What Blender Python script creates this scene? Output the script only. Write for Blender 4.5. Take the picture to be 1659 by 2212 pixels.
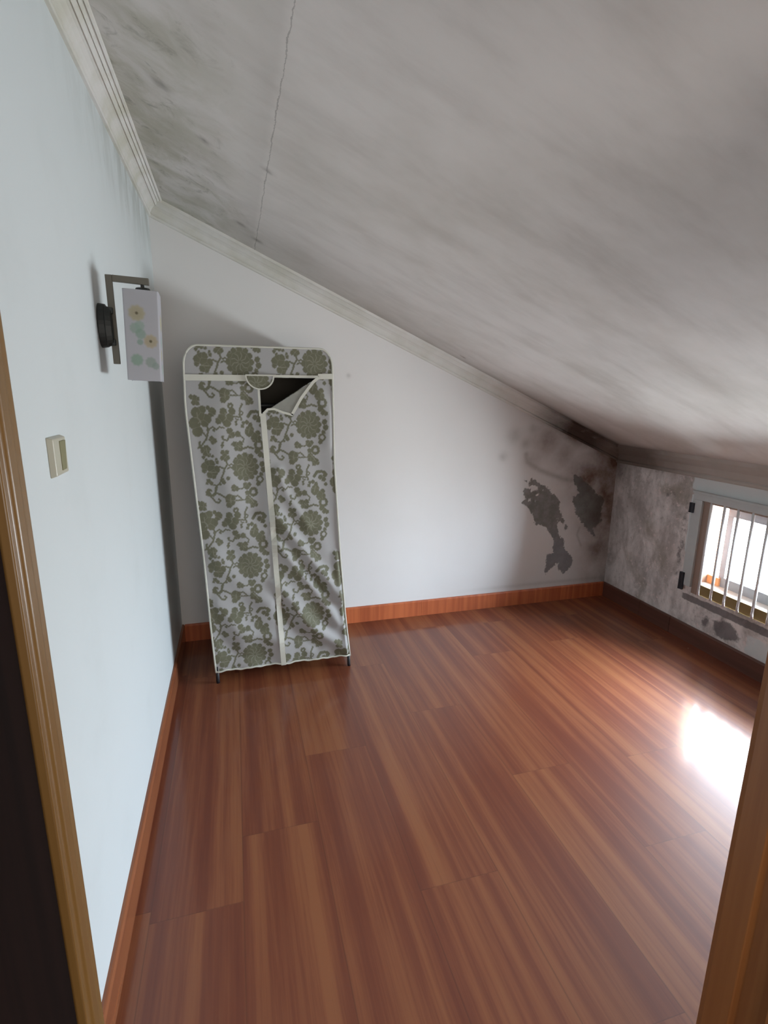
import bpy, math
import numpy as np
from mathutils import Matrix, Vector

for o in list(bpy.data.objects):
    bpy.data.objects.remove(o)
SC = bpy.context.scene
COL = SC.collection

# ---------------------------------------------------------------- camera
W, D = 2.849, 2.970          # room width (x) and depth (y)
BH = 0.102                   # baseboard height
CH, CS = 2.312, 0.4406       # ceiling z = CH - CS * x
cd = bpy.data.cameras.new('camera')
cam = bpy.data.objects.new('camera', cd)
COL.objects.link(cam)
cd.sensor_fit = 'HORIZONTAL'
cd.sensor_width = 36.0
cd.lens = 36.0 * 1124.82 / 1659.0
cd.clip_start = 0.02
r = Vector((0.96197837, -0.27293005, 0.0103349))
u = Vector((0.05170961, 0.21915147, 0.97431964))
f = Vector((0.26818602, 0.93674, -0.22493208))
m = Matrix((r, u, -f)).transposed().to_4x4()
m.translation = Vector((0.3455, 0.0, 1.4136))
cam.matrix_world = m
SC.camera = cam

# ---------------------------------------------------------------- light
WORLD_STRENGTH = 68.0
wd = bpy.data.worlds.new('world')
SC.world = wd
wd.use_nodes = True
bg = wd.node_tree.nodes['Background']
bg.inputs[1].default_value = WORLD_STRENGTH
# overcast sky above the horizon, dimmer and warmer surroundings below it
_g = wd.node_tree.nodes.new('ShaderNodeTexCoord')
_s = wd.node_tree.nodes.new('ShaderNodeSeparateXYZ')
_m = wd.node_tree.nodes.new('ShaderNodeMapRange')
_c = wd.node_tree.nodes.new('ShaderNodeMix')
_c.data_type = 'RGBA'
_m.inputs[1].default_value = -0.22
_m.inputs[2].default_value = 0.22
_c.inputs[6].default_value = (0.80, 0.86, 0.90, 1)
_c.inputs[7].default_value = (1.12, 1.30, 1.48, 1)
wd.node_tree.links.new(_g.outputs['Generated'], _s.inputs[0])
wd.node_tree.links.new(_s.outputs[2], _m.inputs[0])
wd.node_tree.links.new(_m.outputs[0], _c.inputs[0])
wd.node_tree.links.new(_c.outputs[2], bg.inputs[0])
WY0, WY1, WZ0, WZ1 = 1.02, 2.245, 0.30, 0.84     # window opening in the right wall
ld = bpy.data.lights.new('daylight_portal', 'AREA')
ld.shape = 'RECTANGLE'
ld.size = WZ1 - WZ0
ld.size_y = WY1 - WY0
ld.cycles.is_portal = True
lo = bpy.data.objects.new('daylight_portal', ld)
COL.objects.link(lo)
lo.location = (W + 0.16, (WY0 + WY1) / 2, (WZ0 + WZ1) / 2)
lo.rotation_euler = (0, math.radians(90), 0)
# added fill from the unseen landing behind the camera, lifts the room's shadows
hd = bpy.data.lights.new('landing_fill', 'AREA')
hd.shape = 'RECTANGLE'
hd.size = 1.3
hd.size_y = 1.3
hd.energy = 25.0
hd.color = (1.0, 0.95, 0.88)
ho = bpy.data.objects.new('landing_fill', hd)
COL.objects.link(ho)
ho.location = (0.6, -1.45, 1.15)
ho.rotation_euler = (math.radians(90), 0, math.radians(-8))
SC.view_settings.view_transform = 'Standard'
SC.view_settings.look = 'None'
SC.view_settings.exposure = 0.0
SC.view_settings.gamma = 1.0
SC.cycles.max_bounces = 12
SC.cycles.diffuse_bounces = 8
SC.cycles.sample_clamp_indirect = 4.0


# ---------------------------------------------------------------- helpers
def lin(*c):
    return tuple(((v / 255.0) / 12.92 if v / 255.0 <= 0.04045 else ((v / 255.0 + 0.055) / 1.055) ** 2.4) for v in c) + (1.0,)


class NT:
    """small node-tree helper"""
    def __init__(self, name):
        self.m = bpy.data.materials.new(name)
        self.m.use_nodes = True
        self.t = self.m.node_tree
        self.b = self.t.nodes['Principled BSDF']
        self.out = self.t.nodes['Material Output']

    def n(self, kind, **kw):
        nd = self.t.nodes.new(kind)
        for k, v in kw.items():
            setattr(nd, k, v)
        return nd

    def put(self, sock, v):
        if isinstance(v, bpy.types.NodeSocket):
            self.t.links.new(v, sock)
        elif isinstance(v, (tuple, list)) and len(v) == 3 and sock.type == 'RGBA':
            sock.default_value = tuple(v) + (1,)
        else:
            sock.default_value = v

    def math(self, op, a, b=0.0, c=None, clamp=False):
        nd = self.n('ShaderNodeMath', operation=op)
        nd.use_clamp = clamp
        self.put(nd.inputs[0], a)
        self.put(nd.inputs[1], b)
        if c is not None:
            self.put(nd.inputs[2], c)
        return nd.outputs[0]

    def mix(self, fac, a, b, blend='MIX'):
        nd = self.n('ShaderNodeMix', data_type='RGBA', blend_type=blend)
        self.put(nd.inputs[0], fac)
        self.put(nd.inputs[6], a)
        self.put(nd.inputs[7], b)
        return nd.outputs[2]

    def ss(self, v, lo, hi):
        nd = self.n('ShaderNodeMapRange', interpolation_type='SMOOTHSTEP')
        self.put(nd.inputs[0], v)
        nd.inputs[1].default_value = lo
        nd.inputs[2].default_value = hi
        return nd.outputs[0]

    def pos(self):
        if not hasattr(self, '_p'):
            g = self.n('ShaderNodeNewGeometry')
            s = self.n('ShaderNodeSeparateXYZ')
            self.t.links.new(g.outputs['Position'], s.inputs[0])
            self._p = (g.outputs['Position'], s.outputs[0], s.outputs[1], s.outputs[2])
        return self._p

    def obj(self, scale=(1, 1, 1), rot=(0, 0, 0)):
        tc = self.n('ShaderNodeTexCoord')
        mp = self.n('ShaderNodeMapping')
        mp.inputs['Scale'].default_value = scale
        mp.inputs['Rotation'].default_value = rot
        self.t.links.new(tc.outputs['Object'], mp.inputs[0])
        return mp.outputs[0]

    def noise(self, vec, scale=5.0, detail=4.0, rough=0.55, dist=0.0):
        nd = self.n('ShaderNodeTexNoise')
        if vec is not None:
            self.put(nd.inputs['Vector'], vec)
        nd.inputs['Scale'].default_value = scale
        nd.inputs['Detail'].default_value = detail
        nd.inputs['Roughness'].default_value = rough
        nd.inputs['Distortion'].default_value = dist
        return nd.outputs['Fac']

    def attr(self, name):
        nd = self.n('ShaderNodeAttribute', attribute_name=name)
        s = self.n('ShaderNodeSeparateColor')
        self.t.links.new(nd.outputs['Color'], s.inputs[0])
        return s.outputs[0], s.outputs[1], s.outputs[2]

    def bump(self, h, strength=0.2, dist=0.01):
        nd = self.n('ShaderNodeBump')
        nd.inputs['Strength'].default_value = strength
        nd.inputs['Distance'].default_value = dist
        self.put(nd.inputs['Height'], h)
        self.t.links.new(nd.outputs[0], self.b.inputs['Normal'])

    def fin(self, col, rough=0.6, spec=0.5, metal=0.0):
        self.put(self.b.inputs['Base Color'], col)
        self.put(self.b.inputs['Roughness'], rough)
        self.b.inputs['Specular IOR Level'].default_value = spec
        self.b.inputs['Metallic'].default_value = metal
        return self.m


def flat(name, rgb, rough=0.5, spec=0.5, var=0.12, scale=30.0):
    n = NT(name)
    c = lin(*rgb)
    d = tuple(v * (1 - var) for v in c[:3]) + (1,)
    fac = n.noise(n.obj(), scale, 3)
    return n.fin(n.mix(fac, d, c), rough, spec)


class MB:
    """mesh builder"""
    def __init__(self):
        self.v = []
        self.f = []

    def add(self, vs, fs):
        o = len(self.v)
        self.v += [tuple(p) for p in vs]
        self.f += [tuple(i + o for i in q) for q in fs]

    def box(self, x0, x1, y0, y1, z0, z1):
        self.add([(x0, y0, z0), (x1, y0, z0), (x1, y1, z0), (x0, y1, z0),
                  (x0, y0, z1), (x1, y0, z1), (x1, y1, z1), (x0, y1, z1)],
                 [(0, 3, 2, 1), (4, 5, 6, 7), (0, 1, 5, 4), (1, 2, 6, 5), (2, 3, 7, 6), (3, 0, 4, 7)])

    def hexa(self, p):
        self.add(p, [(0, 3, 2, 1), (4, 5, 6, 7), (0, 1, 5, 4), (1, 2, 6, 5), (2, 3, 7, 6), (3, 0, 4, 7)])

    def prism(self, a, b):
        """two matching loops of points joined and capped"""
        k = len(a)
        self.add(list(a) + list(b), [(i, (i + 1) % k, k + (i + 1) % k, k + i) for i in range(k)]
                 + [tuple(range(k))[::-1], tuple(range(k, 2 * k))])

    def tube(self, pts, rad, seg=12):
        pts = [Vector(p) for p in pts]
        rings = []
        for i, p in enumerate(pts):
            t = (pts[min(i + 1, len(pts) - 1)] - pts[max(i - 1, 0)]).normalized()
            a = t.orthogonal() if abs(t.z) > 0.9 else t.cross(Vector((0, 0, 1)))
            if abs(t.z) > 0.9:
                a = Vector((1, 0, 0)) - t * t.x
            a.normalize()
            b = t.cross(a).normalized()
            rr = rad[i] if isinstance(rad, (list, tuple)) else rad
            rings.append([p + a * rr * math.cos(2 * math.pi * k / seg) + b * rr * math.sin(2 * math.pi * k / seg)
                          for k in range(seg)])
        o = len(self.v)
        for rg in rings:
            self.v += [tuple(q) for q in rg]
        for i in range(len(rings) - 1):
            for k in range(seg):
                a0 = o + i * seg + k
                a1 = o + i * seg + (k + 1) % seg
                self.f.append((a0, a1, a1 + seg, a0 + seg))
        self.f.append(tuple(o + k for k in range(seg))[::-1])
        self.f.append(tuple(o + (len(rings) - 1) * seg + k for k in range(seg)))

    def ribbon(self, pts, w, y, th=0.004):
        """flat tape along a polyline in the x-z plane, lying at depth y"""
        P = [Vector((p[0], p[1])) for p in pts]
        L, R = [], []
        for i, p in enumerate(P):
            t = (P[min(i + 1, len(P) - 1)] - P[max(i - 1, 0)]).normalized()
            nrm = Vector((-t.y, t.x)) * w / 2
            L.append(p + nrm)
            R.append(p - nrm)
        yy = y if callable(y) else (lambda a, b: y)
        for i in range(len(P) - 1):
            q = [L[i], R[i], R[i + 1], L[i + 1]]
            self.hexa([(a.x, yy(a.x, a.y), a.y) for a in q] + [(a.x, yy(a.x, a.y) - th, a.y) for a in q])

    def build(self, name, mat, parent=None, smooth=False, bevel=0.0, shift=None):
        me = bpy.data.meshes.new(name)
        vs = self.v
        if shift is not None:
            vs = [(a - shift[0], b - shift[1], c - shift[2]) for a, b, c in vs]
        me.from_pydata(vs, [], self.f)
        me.validate()
        me.update()
        import bmesh
        bm = bmesh.new()
        bm.from_mesh(me)
        bmesh.ops.recalc_face_normals(bm, faces=bm.faces)
        bm.to_mesh(me)
        bm.free()
        return link(name, me, mat, parent, smooth, bevel)


def link(name, me, mat, parent=None, smooth=False, bevel=0.0):
    me.materials.append(mat)
    if smooth:
        me.polygons.foreach_set('use_smooth', [True] * len(me.polygons))
    o = bpy.data.objects.new(name, me)
    COL.objects.link(o)
    if parent is not None:
        o.parent = parent
    if bevel:
        b = o.modifiers.new('bevel', 'BEVEL')
        b.width = bevel
        b.segments = 3
        b.limit_method = 'ANGLE'
    return o


def struct(o):
    o['kind'] = 'structure'
    return o


def thing(name, label, cat, loc):
    o = bpy.data.objects.new(name, None)
    COL.objects.link(o)
    o.location = loc
    o.empty_display_size = 0.1
    o['label'] = label
    o['category'] = cat
    return o


def grid(name, P, mat, attrs=None, keep=None, parent=None, smooth=True):
    """P: (rows, cols, 3) array -> mesh with optional point colour attributes (name -> rows,cols,3)"""
    R_, C_ = P.shape[:2]
    idx = np.arange(R_ * C_).reshape(R_, C_)
    q = np.stack([idx[:-1, :-1], idx[:-1, 1:], idx[1:, 1:], idx[1:, :-1]], -1).reshape(-1, 4)
    if keep is not None:
        q = q[keep.reshape(-1)]
    used = np.unique(q)
    remap = -np.ones(R_ * C_, int)
    remap[used] = np.arange(len(used))
    q = remap[q]
    V = P.reshape(-1, 3)[used]
    me = bpy.data.meshes.new(name)
    me.vertices.add(len(V))
    me.vertices.foreach_set('co', V.astype(np.float32).ravel())
    me.loops.add(q.size)
    me.loops.foreach_set('vertex_index', q.ravel().astype(np.int32))
    me.polygons.add(len(q))
    me.polygons.foreach_set('loop_start', np.arange(0, q.size, 4, dtype=np.int32))
    me.update(calc_edges=True)
    for k, A in (attrs or {}).items():
        a = me.color_attributes.new(k, 'FLOAT_COLOR', 'POINT')
        c = np.ones((len(V), 4), np.float32)
        c[:, :3] = A.reshape(-1, 3)[used]
        a.data.foreach_set('color', c.ravel())
    return link(name, me, mat, parent, smooth)


def sstep(a, b, v):
    t = np.clip((v - a) / (b - a), 0, 1)
    return t * t * (3 - 2 * t)


def seg_dist(X, Z, a, b):
    ax, az = a
    bx, bz = b
    dx, dz = bx - ax, bz - az
    t = np.clip(((X - ax) * dx + (Z - az) * dz) / (dx * dx + dz * dz + 1e-12), 0, 1)
    return np.hypot(X - ax - t * dx, Z - az - t * dz)


def poly_sd(X, Z, poly):
    d = np.full(X.shape, 1e9)
    ins = np.zeros(X.shape, bool)
    k = len(poly)
    for i in range(k):
        a, b = poly[i], poly[(i + 1) % k]
        d = np.minimum(d, seg_dist(X, Z, a, b))
        c = (a[1] > Z) != (b[1] > Z)
        with np.errstate(divide='ignore', invalid='ignore'):
            xi = (b[0] - a[0]) * (Z - a[1]) / (b[1] - a[1] + 1e-12) + a[0]
        ins ^= c & (X < xi)
    return np.where(ins, -d, d)


def line_sd(X, Z, pts):
    d = np.full(X.shape, 1e9)
    for a, b in zip(pts[:-1], pts[1:]):
        d = np.minimum(d, seg_dist(X, Z, a, b))
    return d


# ---------------------------------------------------------------- materials
def mat_plain_wall(name, rgb=(214, 216, 215)):
    n = NT(name)
    P = n.pos()
    c = lin(*rgb)
    a = n.noise(P[0], 1.3, 3)
    b = n.noise(P[0], 60, 3)
    col = n.mix(n.math('MULTIPLY', a, 0.12), c, lin(150, 150, 146))
    n.bump(b, 0.06, 0.004)
    return n.fin(col, 0.75, 0.3)


def mat_left_wall():
    n = NT('left_wall_paint')
    P, x, y, z = n.pos()
    c = lin(214, 220, 221)
    mp = n.n('ShaderNodeMapping')
    mp.inputs['Scale'].default_value = (1, 5.0, 1.6)
    n.put(mp.inputs[0], P)
    str_ = n.noise(mp.outputs[0], 2.2, 5, 0.6)
    near = n.math('MULTIPLY', n.ss(z, 1.95, 2.24), n.ss(y, 1.2, 2.5))
    g = n.math('MULTIPLY', near, n.ss(str_, 0.38, 0.62))
    col = n.mix(n.math('MULTIPLY', g, 0.42), c, lin(128, 130, 116))
    sp = n.noise(P, 16, 3, 0.6)
    spot = n.math('MULTIPLY', n.ss(sp, 0.68, 0.73), n.math('MULTIPLY', n.ss(z, 2.0, 2.1), n.ss(y, 2.0, 2.5)))
    col = n.mix(n.math('MULTIPLY', spot, 0.75), col, lin(92, 92, 84))
    gr = n.noise(P, 3.5, 4)
    col = n.mix(n.math('MULTIPLY', n.ss(gr, 0.5, 0.85), 0.1), col, lin(150, 156, 150))
    n.bump(n.noise(P, 70, 3), 0.05, 0.003)
    return n.fin(col, 0.62, 0.35)


def mat_back_wall():
    n = NT('back_wall_paint')
    P, x, y, z = n.pos()
    r_, g_, b_ = n.attr('stain')
    nz = n.noise(P, 22, 5, 0.65)
    fine = n.noise(P, 60, 4, 0.6)
    blot = n.noise(P, 7, 5, 0.6)
    col = n.mix(n.math('MULTIPLY', n.ss(n.noise(P, 2.0, 4), 0.4, 0.8), 0.12), lin(229, 227, 226), lin(200, 197, 193))
    # brown damp bloom
    bm_ = n.math('MULTIPLY', g_, n.math('ADD', 0.15, n.math('MULTIPLY', blot, 1.75)), clamp=True)
    brown = n.mix(fine, lin(92, 70, 58), lin(128, 104, 92))
    col = n.mix(bm_, col, brown)
    # soft grey smudges
    col = n.mix(n.math('MULTIPLY', b_, n.math('ADD', 0.35, n.math('MULTIPLY', nz, 0.8)), clamp=True), col, lin(122, 118, 110))
    # flaked patches with ragged rims
    e = n.math('ADD', r_, n.math('MULTIPLY', n.math('SUBTRACT', n.noise(P, 15, 6, 0.68), 0.5), 1.15))
    e = n.math('ADD', e, n.math('MULTIPLY', n.math('SUBTRACT', fine, 0.5), 0.5))
    pm = n.ss(e, 0.42, 0.60)
    pc = n.mix(n.ss(nz, 0.3, 0.7), lin(100, 98, 92), lin(132, 129, 126))
    pc = n.mix(n.math('MULTIPLY', g_, 0.8), pc, lin(70, 62, 54))
    pc = n.mix(n.math('MULTIPLY', n.ss(z, 0.62, 0.35), 0.45), pc, lin(136, 136, 146))
    col = n.mix(n.math('MULTIPLY', pm, 0.9), col, pc)
    # the dark edge at the foot where damp dried
    n.bump(n.math('SUBTRACT', n.math('MULTIPLY', fine, 0.15), pm), 0.25, 0.004)
    return n.fin(col, 0.8, 0.25)


def mat_right_wall():
    n = NT('right_wall_mould')
    P, x, y, z = n.pos()
    r_, g_, b_ = n.attr('stain')
    mp = n.n('ShaderNodeMapping')
    mp.inputs['Scale'].default_value = (1, 1.5, 0.7)
    n.put(mp.inputs[0], P)
    a = n.noise(mp.outputs[0], 5.5, 7, 0.66, 0.4)
    fine = n.noise(P, 38, 5, 0.7)
    big = n.noise(P, 2.6, 4, 0.6)
    col = n.mix(n.ss(a, 0.36, 0.64), lin(192, 188, 187), lin(246, 243, 243))
    col = n.mix(n.math('MULTIPLY', n.ss(big, 0.50, 0.66), 0.85), col, lin(168, 163, 154))
    col = n.mix(n.math('MULTIPLY', n.ss(fine, 0.55, 0.68), 0.8), col, lin(244, 232, 232))
    col = n.mix(n.math('MULTIPLY', n.ss(fine, 0.46, 0.28), 0.4), col, lin(112, 106, 104))
    col = n.mix(n.math('MULTIPLY', g_, n.math('ADD', 0.5, n.math('MULTIPLY', a, 0.6)), clamp=True), col, lin(84, 70, 60))
    e = n.math('ADD', r_, n.math('MULTIPLY', n.math('SUBTRACT', n.noise(P, 14, 6, 0.7), 0.5), 0.9))
    col = n.mix(n.math('MULTIPLY', n.ss(e, 0.42, 0.6), 0.8), col, lin(102, 98, 102))
    clean = n.math('ADD', b_, n.math('MULTIPLY', n.math('SUBTRACT', n.noise(P, 11, 5), 0.5), 0.5))
    col = n.mix(n.ss(clean, 0.45, 0.6), col, lin(226, 234, 236))
    n.bump(fine, 0.35, 0.006)
    return n.fin(col, 0.85, 0.2)


def mat_ceiling():
    n = NT('ceiling_plaster')
    P, x, y, z = n.pos()
    r_, g_, b_ = n.attr('stain')
    mp = n.n('ShaderNodeMapping')
    mp.inputs['Rotation'].default_value = (0, 0, math.radians(25))
    mp.inputs['Scale'].default_value = (0.8, 2.6, 1)
    n.put(mp.inputs[0], P)
    st = n.noise(mp.outputs[0], 3.0, 6, 0.6)
    st2 = n.noise(mp.outputs[0], 9.0, 5, 0.6)
    lo_ = n.noise(P, 1.6, 5, 0.6)
    col = n.mix(n.ss(lo_, 0.35, 0.75), lin(228, 225, 222), lin(208, 204, 198))
    col = n.mix(n.math('MULTIPLY', n.ss(st, 0.42, 0.78), 0.26), col, lin(164, 157, 150))
    # greenish mottling beside the left cornice
    gn = n.noise(P, 5.5, 6, 0.62, 0.6)
    ym = n.math('MULTIPLY', b_, n.ss(gn, 0.35, 0.65))
    col = n.mix(n.math('MULTIPLY', ym, 0.5), col, lin(156, 156, 128))
    dm = n.math('MULTIPLY', b_, n.ss(n.noise(P, 13, 6, 0.65, 0.8), 0.54, 0.72))
    col = n.mix(n.math('MULTIPLY', dm, 0.55), col, lin(124, 124, 112))
    # dark mottling
    gm = n.math('MULTIPLY', r_, n.math('ADD', 0.35, n.math('MULTIPLY', st, 1.0)), clamp=True)
    col = n.mix(gm, col, lin(96, 88, 80))
    bm_ = n.math('MULTIPLY', g_, n.math('ADD', 0.55, n.math('MULTIPLY', st2, 0.8)), clamp=True)
    col = n.mix(bm_, col, lin(62, 48, 38))
    # hairline crack running back along the slope
    wob = n.math('MULTIPLY', n.math('SUBTRACT', n.noise(P, 9, 7, 0.8), 0.5), 0.022)
    cx = n.math('ADD', n.math('SUBTRACT', x, 0.489), wob)
    wd_ = n.math('SUBTRACT', n.math('MULTIPLY', n.noise(P, 9, 4, 0.7), 0.0038), 0.0006)
    cr = n.math('LESS_THAN', n.math('ABSOLUTE', cx), wd_)
    side = n.math('MULTIPLY', n.ss(cx, 0.0, -0.02), n.ss(cx, -0.10, -0.02))
    col = n.mix(n.math('MULTIPLY', side, 0.10), col, lin(120, 118, 112))
    col = n.mix(n.math('MULTIPLY', cr, 0.42), col, lin(96, 94, 90))
    n.bump(n.math('SUBTRACT', n.math('MULTIPLY', n.noise(P, 45, 4), 0.3), cr), 0.12, 0.005)
    return n.fin(col, 0.8, 0.25)


def mat_cornice():
    n = NT('cornice_plaster')
    P, x, y, z = n.pos()
    a = n.noise(P, 6, 5)
    col = n.mix(n.math('MULTIPLY', n.ss(a, 0.35, 0.75), 0.5), lin(222, 220, 216), lin(196, 194, 182))
    yl = n.math('MULTIPLY', n.ss(x, 1.0, 0.2), n.ss(a, 0.4, 0.7))
    col = n.mix(n.math('MULTIPLY', yl, 0.3), col, lin(190, 188, 160))
    # brown mould towards the damp far-right corner
    m1 = n.math('MULTIPLY', n.ss(x, 2.05, 2.5), n.ss(y, 2.2, 2.8))
    m1 = n.math('MULTIPLY', m1, n.math('ADD', 0.65, n.math('MULTIPLY', n.noise(P, 9, 5), 0.9)), clamp=True)
    col = n.mix(m1, col, lin(66, 50, 42))
    m2 = n.math('MULTIPLY', n.ss(x, 2.6, 2.75), 0.5)
    col = n.mix(m2, col, lin(150, 138, 130))
    return n.fin(col, 0.7, 0.3)


def mat_floor():
    n = NT('laminate_planks')
    uv = n.n('ShaderNodeAttribute', attribute_name='plank')
    s = n.n('ShaderNodeSeparateColor')
    n.t.links.new(uv.outputs['Color'], s.inputs[0])
    rnd, uu, vv = s.outputs
    P, x, y, z = n.pos()
    cmb = n.n('ShaderNodeCombineXYZ')
    n.put(cmb.inputs[0], n.math('MULTIPLY', uu, 1.0))
    n.put(cmb.inputs[1], n.math('MULTIPLY', y, 0.10))
    n.put(cmb.inputs[2], n.math('MULTIPLY', rnd, 37.0))
    big = n.noise(cmb.outputs[0], 4.6, 1.5, 0.5, 0.1)
    cmb2 = n.n('ShaderNodeCombineXYZ')
    n.put(cmb2.inputs[0], n.math('MULTIPLY', uu, 1.0))
    n.put(cmb2.inputs[1], n.math('MULTIPLY', y, 0.12))
    n.put(cmb2.inputs[2], n.math('MULTIPLY', rnd, 91.0))
    fine = n.noise(cmb2.outputs[0], 26, 4, 0.6)
    ramp = n.n('ShaderNodeValToRGB')
    e = ramp.color_ramp.elements
    e[0].position = 0.30
    e[0].color = FLOOR_C[0]
    e[1].position = 0.70
    e[1].color = FLOOR_C[3]
    k = e.new(0.44)
    k.color = FLOOR_C[1]
    k = e.new(0.57)
    k.color = FLOOR_C[2]
    n.put(ramp.inputs[0], n.math('ADD', big, n.math('MULTIPLY', n.math('SUBTRACT', fine, 0.5), 0.5)))
    col = ramp.outputs[0]
    col = n.mix(n.math('MULTIPLY', n.ss(fine, 0.54, 0.76), 0.16), col, lin(84, 48, 34))
    # seams
    edge = n.math('MINIMUM', uu, n.math('SUBTRACT', 1.0, uu))
    seam = n.ss(edge, 0.012, 0.002)
    ed2 = n.math('LESS_THAN', vv, 0.0022)
    col = n.mix(n.math('MULTIPLY', n.math('MAXIMUM', seam, ed2), 0.30), col, lin(60, 34, 24))
    m_ = n.fin(col, 0.45, 0.35)
    n.b.inputs['Coat Weight'].default_value = 0.6
    n.put(n.b.inputs['Coat Roughness'], n.math('ADD', 0.10, n.math('MULTIPLY', n.noise(P, 3, 3), 0.06)))
    return m_


FLOOR_C = [lin(110, 56, 38), lin(120, 64, 42), lin(134, 78, 50), lin(144, 88, 56)]


def mat_wood(name, c0, c1, axis='z', rough=0.35, scale=1.0, spec=0.5):
    n = NT(name)
    sc = {'x': (1.5, 40, 40), 'y': (40, 1.5, 40), 'z': (40, 40, 1.5)}[axis]
    P = n.pos()[0]
    mp = n.n('ShaderNodeMapping')
    mp.inputs['Scale'].default_value = tuple(v * scale for v in sc)
    n.put(mp.inputs[0], P)
    a = n.noise(mp.outputs[0], 1.0, 5, 0.6, 0.3)
    b = n.noise(mp.outputs[0], 0.25, 3)
    col = n.mix(n.ss(n.math('ADD', n.math('MULTIPLY', a, 0.6), n.math('MULTIPLY', b, 0.4)), 0.35, 0.65), lin(*c0), lin(*c1))
    return n.fin(col, rough, spec)


M_left = mat_left_wall()
M_back = mat_back_wall()
M_right = mat_right_wall()
M_ceil = mat_ceiling()
M_corn = mat_cornice()
M_floor = mat_floor()
M_plain = mat_plain_wall('plain_wall_paint')
M_hall = mat_plain_wall('hall_wall_paint', (120, 112, 104))
M_frame = mat_wood('honey_door_frame_wood', (118, 86, 44), (134, 102, 56), 'z', 0.36)
M_frame2 = mat_wood('amber_door_frame_wood', (136, 84, 44), (158, 104, 58), 'z', 0.4)
M_door = mat_wood('dark_leaf_stand_in', (20, 12, 10), (30, 18, 15), 'z', 0.8, 1.0, 0.05)  # dark colour stands in for the unlit hall side of the frame
M_base = mat_wood('baseboard_wood', (168, 86, 52), (196, 108, 66), 'z', 0.4)
M_basel = mat_wood('left_baseboard_wood', (128, 74, 50), (150, 92, 60), 'y', 0.25)
M_based = mat_wood('shaded_baseboard_wood', (92, 60, 50), (110, 72, 60), 'y', 0.4)  # right baseboard: its unlit tone is put into the wood colour

# ---------------------------------------------------------------- floor, planks run away from the camera
pw = 0.248
x_start = 0.054 - 3 * pw
V, F, A = [], [], []
rng = np.random.RandomState(4)
joint = {1: 1.25, 2: 1.478, 3: 1.81, 4: 1.148, 5: 1.975, 6: 1.5, 7: 1.1}
ci = -4
x0 = x_start - pw
while x0 < W + 0.02:
    x1 = min(x0 + pw, W + 0.02)
    j = joint.get(ci + 1, 0.9 + rng.rand())
    ys = []
    yk = j - 1.28 * 3
    while yk < D:
        ys.append((yk, yk + 1.28))
        yk += 1.28
    for ya, yb in ys:
        if yb < -1.6:
            continue
        a_, b_ = max(ya, -1.6), min(yb, D + 0.01)
        if b_ <= a_:
            continue
        o = len(V)
        V += [(x0, a_, 0), (x1, a_, 0), (x1, b_, 0), (x0, b_, 0)]
        F.append((o, o + 1, o + 2, o + 3))
        rn = rng.rand()
        fr = (x1 - x0) / pw
        A += [(rn, 0, a_ - ya, 1), (rn, fr, a_ - ya, 1), (rn, fr, b_ - ya, 1), (rn, 0, b_ - ya, 1)]
    x0 += pw
    ci += 1
me = bpy.data.meshes.new('floor')
me.from_pydata(V, [], F)
ca = me.color_attributes.new('plank', 'FLOAT_COLOR', 'POINT')
ca.data.foreach_set('color', np.array(A, np.float32).ravel())
me.update()
struct(link('floor', me, M_floor))

# ---------------------------------------------------------------- walls
# back wall, sloped top
P1 = [(2.143,0.793),(2.155,0.806),(2.184,0.812),(2.177,0.841),(2.194,0.867),(2.24,0.847),(2.283,0.819),(2.324,0.808),(2.359,0.766),(2.392,0.742),(2.421,0.704),(2.425,0.667),(2.457,0.6),(2.471,0.567),(2.457,0.553),(2.422,0.588),(2.408,0.575),(2.422,0.532),(2.432,0.484),(2.474,0.434),(2.508,0.359),(2.569,0.286),(2.562,0.258),(2.504,0.194),(2.463,0.227),(2.454,0.267),(2.433,0.263),(2.365,0.201),(2.352,0.226),(2.363,0.274),(2.353,0.304),(2.361,0.351),(2.403,0.353),(2.399,0.391),(2.399,0.448),(2.364,0.489),(2.329,0.533),(2.255,0.556),(2.237,0.589),(2.223,0.636),(2.169,0.689),(2.137,0.713),(2.16,0.734),(2.143,0.767)]
H1 = [(2.178,0.823),(2.207,0.826),(2.249,0.811),(2.25,0.796),(2.224,0.801),(2.184,0.809)]
P2 = [(2.499,0.897),(2.532,0.887),(2.575,0.872),(2.645,0.809),(2.699,0.761),(2.777,0.701),(2.761,0.655),(2.767,0.559),(2.729,0.508),(2.708,0.5),(2.748,0.444),(2.739,0.425),(2.696,0.467),(2.652,0.518),(2.593,0.569),(2.561,0.618),(2.545,0.666),(2.52,0.704),(2.519,0.732),(2.546,0.749),(2.561,0.762),(2.54,0.804),(2.523,0.823),(2.513,0.869)]
L1 = [(2.142,1.03),(2.155,0.982),(2.248,0.927),(2.326,0.898),(2.431,0.863),(2.499,0.847)]
L2 = [(2.598,0.516),(2.583,0.465),(2.624,0.385)]
nx = 360
xs = np.linspace(-0.02, W + 0.02, nx)
ts = np.linspace(0, 1, 300)
X = np.repeat(xs[None, :], 300, 0)
Z = ts[:, None] * (CH - CS * X + 0.02)
Y = np.full_like(X, D)
sd = np.minimum(poly_sd(X, Z, P1), poly_sd(X, Z, P2))
for cx_, cz_, cr_ in ((2.158, 0.855, 0.012), (2.486, 0.523, 0.011)):
    sd = np.minimum(sd, np.hypot(X - cx_, Z - cz_) - cr_)
sd = np.maximum(sd, -poly_sd(X, Z, H1))
for cx_, cz_, cr_ in ((2.19, 0.725, 0.008), (2.236, 0.716, 0.004), (2.29, 0.79, 0.007), (2.20, 0.79, 0.005), (2.25, 0.765, 0.005)):
    sd = np.maximum(sd, cr_ - np.hypot(X - cx_, Z - cz_))
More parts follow.
